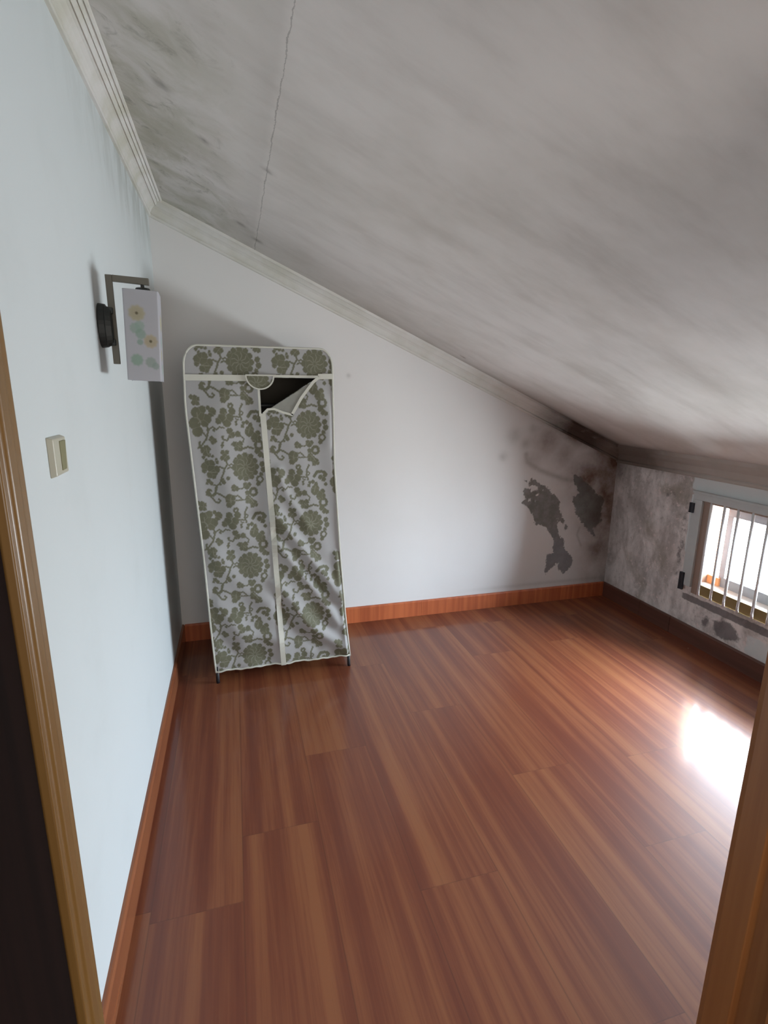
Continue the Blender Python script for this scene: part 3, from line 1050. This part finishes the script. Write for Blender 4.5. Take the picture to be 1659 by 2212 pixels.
def panel(name, fa, fbnd, z0, z1, ox, oz, cut=None, step=0.0022, wav=0.0):
    rows = int((z1 - z0) / step)
    zz = np.linspace(z0, z1, rows)
    cols = int(max(fbnd(zz) - fa(zz)) / step)
    s_ = np.linspace(0, 1, cols)
    ZZ = np.repeat(zz[:, None], cols, 1)
    XX = fa(zz)[:, None] * (1 - s_) + fbnd(zz)[:, None] * s_
    if wav:       # slightly uneven hem
        hem = sstep(z0 + 0.10, z0, ZZ)
        ZZ = ZZ + wav * hem * (0.004 * np.sin(XX * 55) + 0.003 * np.sin(XX * 131 + 1))
    YY = YF + fold_y(XX, ZZ)
    keep = None
    if cut is not None:
        xc_ = (XX[:-1, :-1] + XX[1:, 1:]) / 2
        zc2 = (ZZ[:-1, :-1] + ZZ[1:, 1:]) / 2
        keep = ~cut(xc_, zc2)
    Pn = np.stack([XX - swr[0], YY - swr[1], ZZ - swr[2]], -1)
    return grid(name, Pn, M_fab, {'pat': pattern(XX, ZZ, ox, oz)}, keep=keep, parent=wr)


def cut_corner(X_, Z_):
    # the corner above the fold line hangs open
    zl = np.interp(X_, [0.40, 0.470, 0.499, 0.718, 0.729], [1.300, 1.312, 1.331, 1.471, 1.476])
    return (Z_ > zl) & (X_ < 0.727) & (Z_ < 1.472)


panel('front_panel', lambda z: xl(z), lambda z: xs_(z) + 0.002, 0.062, 1.474, 0.386, 0.600, wav=0.5)
panel('front_panel', lambda z: xs_(z) - 0.002, lambda z: xr(z), 0.066, 1.474, 0.678, 0.790, cut=cut_corner, wav=0.5)
panel('header_panel', lambda z: xl(z), lambda z: xr(z), 1.470, ZT - 0.0005, 0.384, 1.534)

# wrap: left side, rounded top, right side in one cloth
out = []
for z in np.linspace(0.060, ZT - 0.088, 30):
    out.append((float(xl(z)), float(z)))
for a in np.linspace(0, math.pi / 2, 12)[1:]:
    z = ZT - 0.088 + 0.088 * math.sin(a)
    out.append((float(xl(min(z, ZT))), z))
for a in np.linspace(math.pi / 2, 0, 12):
    z = ZT - 0.080 + 0.080 * math.sin(a)
    out.append((float(xr(min(z, ZT))), z))
for z in np.linspace(ZT - 0.080, 0.060, 30)[1:]:
    out.append((float(xr(z)), float(z)))
ysd = np.linspace(YF, YB, 60)
Pn = np.zeros((len(ysd), len(out), 3))
for i, yv in enumerate(ysd):
    for k, (xa, za) in enumerate(out):
        bul = 0.008 * math.sin(math.pi * (yv - YF) / (YB - YF)) * (1 if xa > 0.5 else -1) * (1 if za < 1.45 else 0)
        Pn[i, k] = (xa + bul - swr[0], yv - swr[1], za)
Xp = np.repeat(ysd[:, None], len(out), 1)
Zp = np.repeat(np.array([p[1] for p in out])[None, :], len(ysd), 0)
grid('side_cover', Pn, M_side, {'pat': pattern(Xp, Zp, 2.6, 0.5)}, parent=wr)
b = MB()
zz = list(np.linspace(0.06, ZT - 0.002, 24))
Ls = [(float(xl(z)), YB, z) for z in zz]
Rs = [(float(xr(z)), YB, z) for z in zz]
vs = Ls + Rs
b.add(vs, [(i, i + 1, 24 + i + 1, 24 + i) for i in range(23)])
b.build('back_cover', M_side, wr, shift=swr)

# tapes
TY = lambda a, c: front_y(a, c) - 0.002
b = MB()
b.ribbon([(float(xl(1.465)), 1.465), (0.30, 1.466), (0.415, 1.466)], 0.026, TY, 0.003)
b.ribbon([(0.415, 1.476), (0.728, 1.477)], 0.011, YF - 0.003, 0.003)
b.ribbon([(0.726, 1.478), (float(xr(1.478)), 1.480)], 0.024, YF - 0.003, 0.003)
b.build('top_tape', M_trim, wr, shift=swr)
b = MB()
b.ribbon([(float(xs_(z)) + 0.011, z) for z in np.linspace(0.058, 1.312, 60)], 0.025, TY, 0.004)
b.build('zip_tape', M_trim, wr, shift=swr)
b = MB()
b.ribbon([(float(xs_(z)) - 0.001, z) for z in np.linspace(1.30, 1.455, 8)], 0.010, YF - 0.003, 0.003)
b.build('zip_tape', M_trim, wr, shift=swr)
b = MB()
b.ribbon([(0.726, 1.474), (0.700, 1.452), (0.646, 1.383), (0.601, 1.307)], 0.013, YF - 0.016, 0.003)
b.ribbon([(0.606, 1.306), (0.560, 1.318), (0.522, 1.333), (0.494, 1.331), (0.474, 1.312)], 0.010, YF - 0.016, 0.003)
flap_tape = b
b = MB()
tri = [(0.722, 1.470), (0.646, 1.384), (0.598, 1.305), (0.560, 1.316), (0.520, 1.330), (0.499, 1.331)]
b.prism([(p[0], YF - 0.012, p[1]) for p in tri], [(p[0], YF - 0.0145, p[1]) for p in tri])
M_flap = flat('flap_reverse_fabric', (150, 150, 142), 0.7, var=0.3, scale=25)
fl_o = b.build('folded_flap', M_flap, wr, shift=swr)
flap_tape.build('flap_tape', M_trim, fl_o, shift=swr)

# half-round tab over the zip head
tc = (0.466, 1.4775)
b = MB()
pts = [(tc[0] + 0.060 * math.cos(a), tc[1] + 0.058 * math.sin(a)) for a in np.linspace(math.pi, 2 * math.pi, 24)]
aa = np.linspace(math.pi, 2 * math.pi, 40)
rr = np.linspace(0, 0.060, 24)
AA, RR = np.meshgrid(aa, rr)
XX = tc[0] + RR * np.cos(AA)
ZZ = tc[1] + RR * np.sin(AA)
tab = grid('zip_tab', np.stack([XX - swr[0], np.full_like(XX, YF - 0.012) - swr[1], ZZ], -1), M_fab,
           {'pat': pattern(XX, ZZ, 0.45, 1.44)}, parent=wr)
b.ribbon(pts, 0.006, YF - 0.0125, 0.003)
b.ribbon([(tc[0] - 0.062, 1.479), (tc[0] + 0.062, 1.479)], 0.006, YF - 0.0125, 0.002)
b.build('tab_piping', M_trim, tab, shift=swr)

# piping all round the front edge
b = MB()
b.tube([(p[0], YF - 0.002, p[1]) for p in out], 0.0042, 8)
b.build('edge_piping', M_trim, wr, smooth=True, shift=swr)
b = MB()
hem = [(x_, front_y(x_, 0.066) - 0.001, 0.0635 + 0.003 * (x_ - 0.197) + 0.002 * math.sin(x_ * 55) + 0.0015 * math.sin(x_ * 131 + 1)) for x_ in np.linspace(0.199, 0.868, 60)]
b.tube(hem, 0.0045, 8)
b.build('hem_piping', M_trim, wr, smooth=True, shift=swr)

# tube frame, rail, feet
PX = {(0, 0): (0.212, 2.468), (1, 0): (0.852, 2.468), (0, 1): (0.212, 2.885), (1, 1): (0.852, 2.885)}
for (i, j), (px, py) in PX.items():
    b = MB()
    tx = 0.172 if i == 0 else 0.775
    b.tube([(px, py, 0.085), (tx, py, 1.50)], 0.0065, 10)
    b.build('frame_tube', M_tube, wr, smooth=True, shift=swr)
    b = MB()
    fx = 0.203 if i == 0 else 0.864
    b.tube([(fx + 0.001, py - (0.012 if j == 0 else 0), 0.0), (fx, py - (0.012 if j == 0 else 0), 0.012), (px - (px - fx) * 0.8, py - (0.010 if j == 0 else 0), 0.09)], [0.0085, 0.0085, 0.0080], 10)
    b.build('leg', M_leg, wr, smooth=True, shift=swr)
for py in (2.468, 2.885):
    b = MB()
    b.tube([(0.172, py, 1.50), (0.190, py, 1.56), (0.235, py, 1.585), (0.715, py, 1.585), (0.757, py, 1.56), (0.775, py, 1.50)], 0.0065, 10)
    b.build('top_tube', M_tube, wr, smooth=True, shift=swr)
b = MB()
b.tube([(0.175, 2.66, 1.342), (0.785, 2.66, 1.342)], 0.0115, 12)
b.build('hanging_rail', M_tube, wr, smooth=True, shift=swr)

# ---------------------------------------------------------------- wall lamp
lamp = thing('wall_lamp', 'wall lamp with pale box shade printed with yellow flowers on dark bracket', 'lamp', (0.0, 1.685, 1.58))
sl = (0.0, 1.685, 1.58)
M_br = flat('bronze_lamp_bracket', (112, 107, 96), 0.4, var=0.15)
M_pl = flat('black_lamp_plate', (34, 36, 34), 0.45)
b = MB()
ov = [(0.034 * math.cos(a), 0.060 * math.sin(a)) for a in np.linspace(0, 2 * math.pi, 33)[:-1]]
b.prism([(0.0, 1.688 + p[0], 1.585 + p[1]) for p in ov], [(0.020, 1.688 + p[0] * 0.93, 1.585 + p[1] * 0.95) for p in ov])
pl = b.build('wall_plate', M_pl, lamp, shift=sl, bevel=0.003)
b = MB()
ov2 = [(0.022 * math.cos(a), 0.055 * math.sin(a)) for a in np.linspace(0, 2 * math.pi, 25)[:-1]]
b.prism([(0.019, 1.672 + p[0] * 0.9, 1.582 + p[1]) for p in ov2], [(0.036, 1.672 + p[0] * 0.75, 1.582 + p[1] * 0.9) for p in ov2])
b.box(0.030, 0.040, 1.664, 1.676, 1.615, 1.632)
b.box(0.030, 0.040, 1.664, 1.676, 1.532, 1.549)
b.build('plate_boss', M_pl, pl, shift=sl, bevel=0.002)
b = MB()
b.box(0.0265, 0.0435, 1.679, 1.691, 1.4825, 1.7185)
b.build('bracket', M_br, lamp, shift=sl, bevel=0.0015)
b = MB()
b.hexa([(0.0435, 1.679, 1.7015), (0.137, 1.679, 1.6965), (0.137, 1.691, 1.6965), (0.0435, 1.691, 1.7015),
        (0.0435, 1.679, 1.7185), (0.137, 1.679, 1.7145), (0.137, 1.691, 1.7145), (0.0435, 1.691, 1.7185)])
b.build('bracket_arm', M_br, lamp, shift=sl, bevel=0.0015)
b = MB()
b.tube([(0.119, 1.685, 1.698), (0.119, 1.685, 1.690), (0.119, 1.685, 1.688), (0.119, 1.685, 1.676)], [0.005, 0.005, 0.018, 0.024], 16)
b.build('shade_cap', M_pl, lamp, smooth=False, shift=sl)


def mat_shade():
    n = NT('printed_lamp_shade')
    at = n.n('ShaderNodeAttribute', attribute_name='print')
    n.fin(at.outputs['Color'], 0.45, 0.4)
    t_ = n.n('ShaderNodeBsdfTranslucent')
    n.put(t_.inputs[0], at.outputs['Color'])
    mx_ = n.n('ShaderNodeMixShader')
    mx_.inputs[0].default_value = 0.35
    n.t.links.new(n.b.outputs[0], mx_.inputs[1])
    n.t.links.new(t_.outputs[0], mx_.inputs[2])
    n.t.links.new(mx_.outputs[0], n.out.inputs[0])
    return n.m


M_shade = mat_shade()
# motif in the shade's own units: u 0..1 across, v 0..1 down, face about 85 x 240 mm
MOT = [(0.36, 0.255, 0.130, (196, 186, 140)), (0.74, 0.555, 0.112, (204, 188, 146)), (0.30, 0.42, 0.09, (166, 190, 176)),
       (0.43, 0.39, 0.08, (170, 194, 182)), (0.45, 0.48, 0.085, (156, 184, 168)), (0.42, 0.57, 0.05, (152, 182, 166)),
       (0.30, 0.77, 0.10, (148, 184, 160)), (0.72, 0.79, 0.09, (160, 178, 166)), (0.86, 0.83, 0.06, (160, 178, 170))]


def face_print(U_, V_, side):
    c = np.zeros(U_.shape + (3,))
    c[:] = lin(206, 206, 212)[:3]
    wx, hz = 0.085, 0.24
    for mu, mv, mr, col in (MOT if not side else [(0.6, 0.33, 0.14, (214, 204, 150)), (0.5, 0.55, 0.1, (176, 204, 190)), (0.4, 0.7, 0.1, (210, 200, 150)), (0.6, 0.86, 0.1, (170, 200, 180))]):
        d_ = np.hypot((U_ - mu) * wx, (V_ - mv) * hz)
        ang = np.arctan2((V_ - mv) * hz, (U_ - mu) * wx)
        w_ = 1 - sstep(0.72, 1.15, d_ / (mr * 0.165 * (1 + 0.05 * np.cos(ang * 9))))
        c = c * (1 - 0.7 * w_[..., None]) + 0.7 * w_[..., None] * np.array(lin(*col)[:3])
    if not side:
        for mu, mv in ((0.36, 0.255), (0.74, 0.555)):
            d_ = np.hypot((U_ - mu) * wx, (V_ - mv) * hz)
            w_ = (1 - sstep(0.002, 0.0055, d_))[..., None]
            c = c * (1 - w_) + w_ * np.array(lin(112, 104, 84)[:3])
            ang = np.arctan2((V_ - mv) * hz, (U_ - mu) * wx)
            w_ = (0.18 * (0.5 + 0.5 * np.cos(ang * 22)) * (1 - sstep(0.010, 0.016, d_)))[..., None]
            c = c * (1 - w_) + w_ * np.array(lin(140, 128, 90)[:3])
    return c


def shade_face(P00, P10, P11, P01, name, side, parent):
    """corners: top-left, top-right, bottom-right, bottom-left"""
    nu, nv = 60, 150
    U_, V_ = np.meshgrid(np.linspace(0, 1, nu), np.linspace(0, 1, nv))
    Pq = [np.array(p) - np.array(sl) for p in (P00, P10, P11, P01)]
    G = (Pq[0] * ((1 - U_) * (1 - V_))[..., None] + Pq[1] * (U_ * (1 - V_))[..., None]
         + Pq[2] * (U_ * V_)[..., None] + Pq[3] * ((1 - U_) * V_)[..., None])
    return G, face_print(U_, V_, side)


A0 = (0.0755, 1.640, 1.6790)
A1 = (0.1610, 1.6435, 1.6760)
A2 = (0.1515, 1.6435, 1.4360)
A3 = (0.0680, 1.640, 1.4390)
dy = np.array((-0.004, 0.088, 0.0))
B0, B1, B2, B3 = [tuple(np.array(p) + dy) for p in (A0, A1, A2, A3)]
bx = 0.003
me_list = []
Gs, Cs = [], []
faces = [(A0, A1, A2, A3, False), (A1, B1, B2, A2, True), (B1, B0, B3, B2, False), (B0, A0, A3, B3, True)]
G_all, C_all = [], []
for fa_ in faces:
    G, C_ = shade_face(*fa_[:4], 'shade', fa_[4], lamp)
    G_all.append(G)
    C_all.append(C_)
G = np.concatenate(G_all, 1)
C_ = np.concatenate(C_all, 1)
sh_o = grid('lamp_shade', G, M_shade, {'print': C_}, parent=lamp, smooth=False)
sm = sh_o.modifiers.new('solid', 'SOLIDIFY')
sm.thickness = 0.002
b = MB()
b.hexa([tuple(np.array(p) - np.array((0, 0, 0.006))) for p in (A0, A1, B1, B0)] + [tuple(np.array(p) - np.array((0, 0, 0.003))) for p in (A0, A1, B1, B0)])
b.build('shade_lid', M_wf, sh_o, shift=sl)

# ---------------------------------------------------------------- light switch
swt = thing('light_switch', 'cream plastic rocker light switch on the white left wall', 'light switch', (0.0, 1.172, 1.282))
ssw = (0.0, 1.172, 1.282)
M_sw = flat('aged_cream_plastic', (196, 192, 174), 0.35, var=0.08)
M_rk = flat('yellowed_rocker_plastic', (138, 134, 100), 0.4, var=0.1)
b = MB()
b.prism([(0, 1.129, 1.243), (0, 1.215, 1.243), (0, 1.215, 1.322), (0, 1.129, 1.322)],
        [(0.011, 1.134, 1.247), (0.011, 1.210, 1.247), (0.011, 1.210, 1.318), (0.011, 1.134, 1.318)])
b.build('switch_plate', M_sw, swt, shift=ssw, bevel=0.002)
b = MB()
b.hexa([(0.0105, 1.168, 1.254), (0.0105, 1.198, 1.254), (0.0105, 1.198, 1.312), (0.0105, 1.168, 1.312),
        (0.0125, 1.168, 1.254), (0.0115, 1.198, 1.254), (0.0145, 1.198, 1.312), (0.0125, 1.168, 1.312)])
b.build('rocker', M_rk, swt, shift=ssw, bevel=0.001)
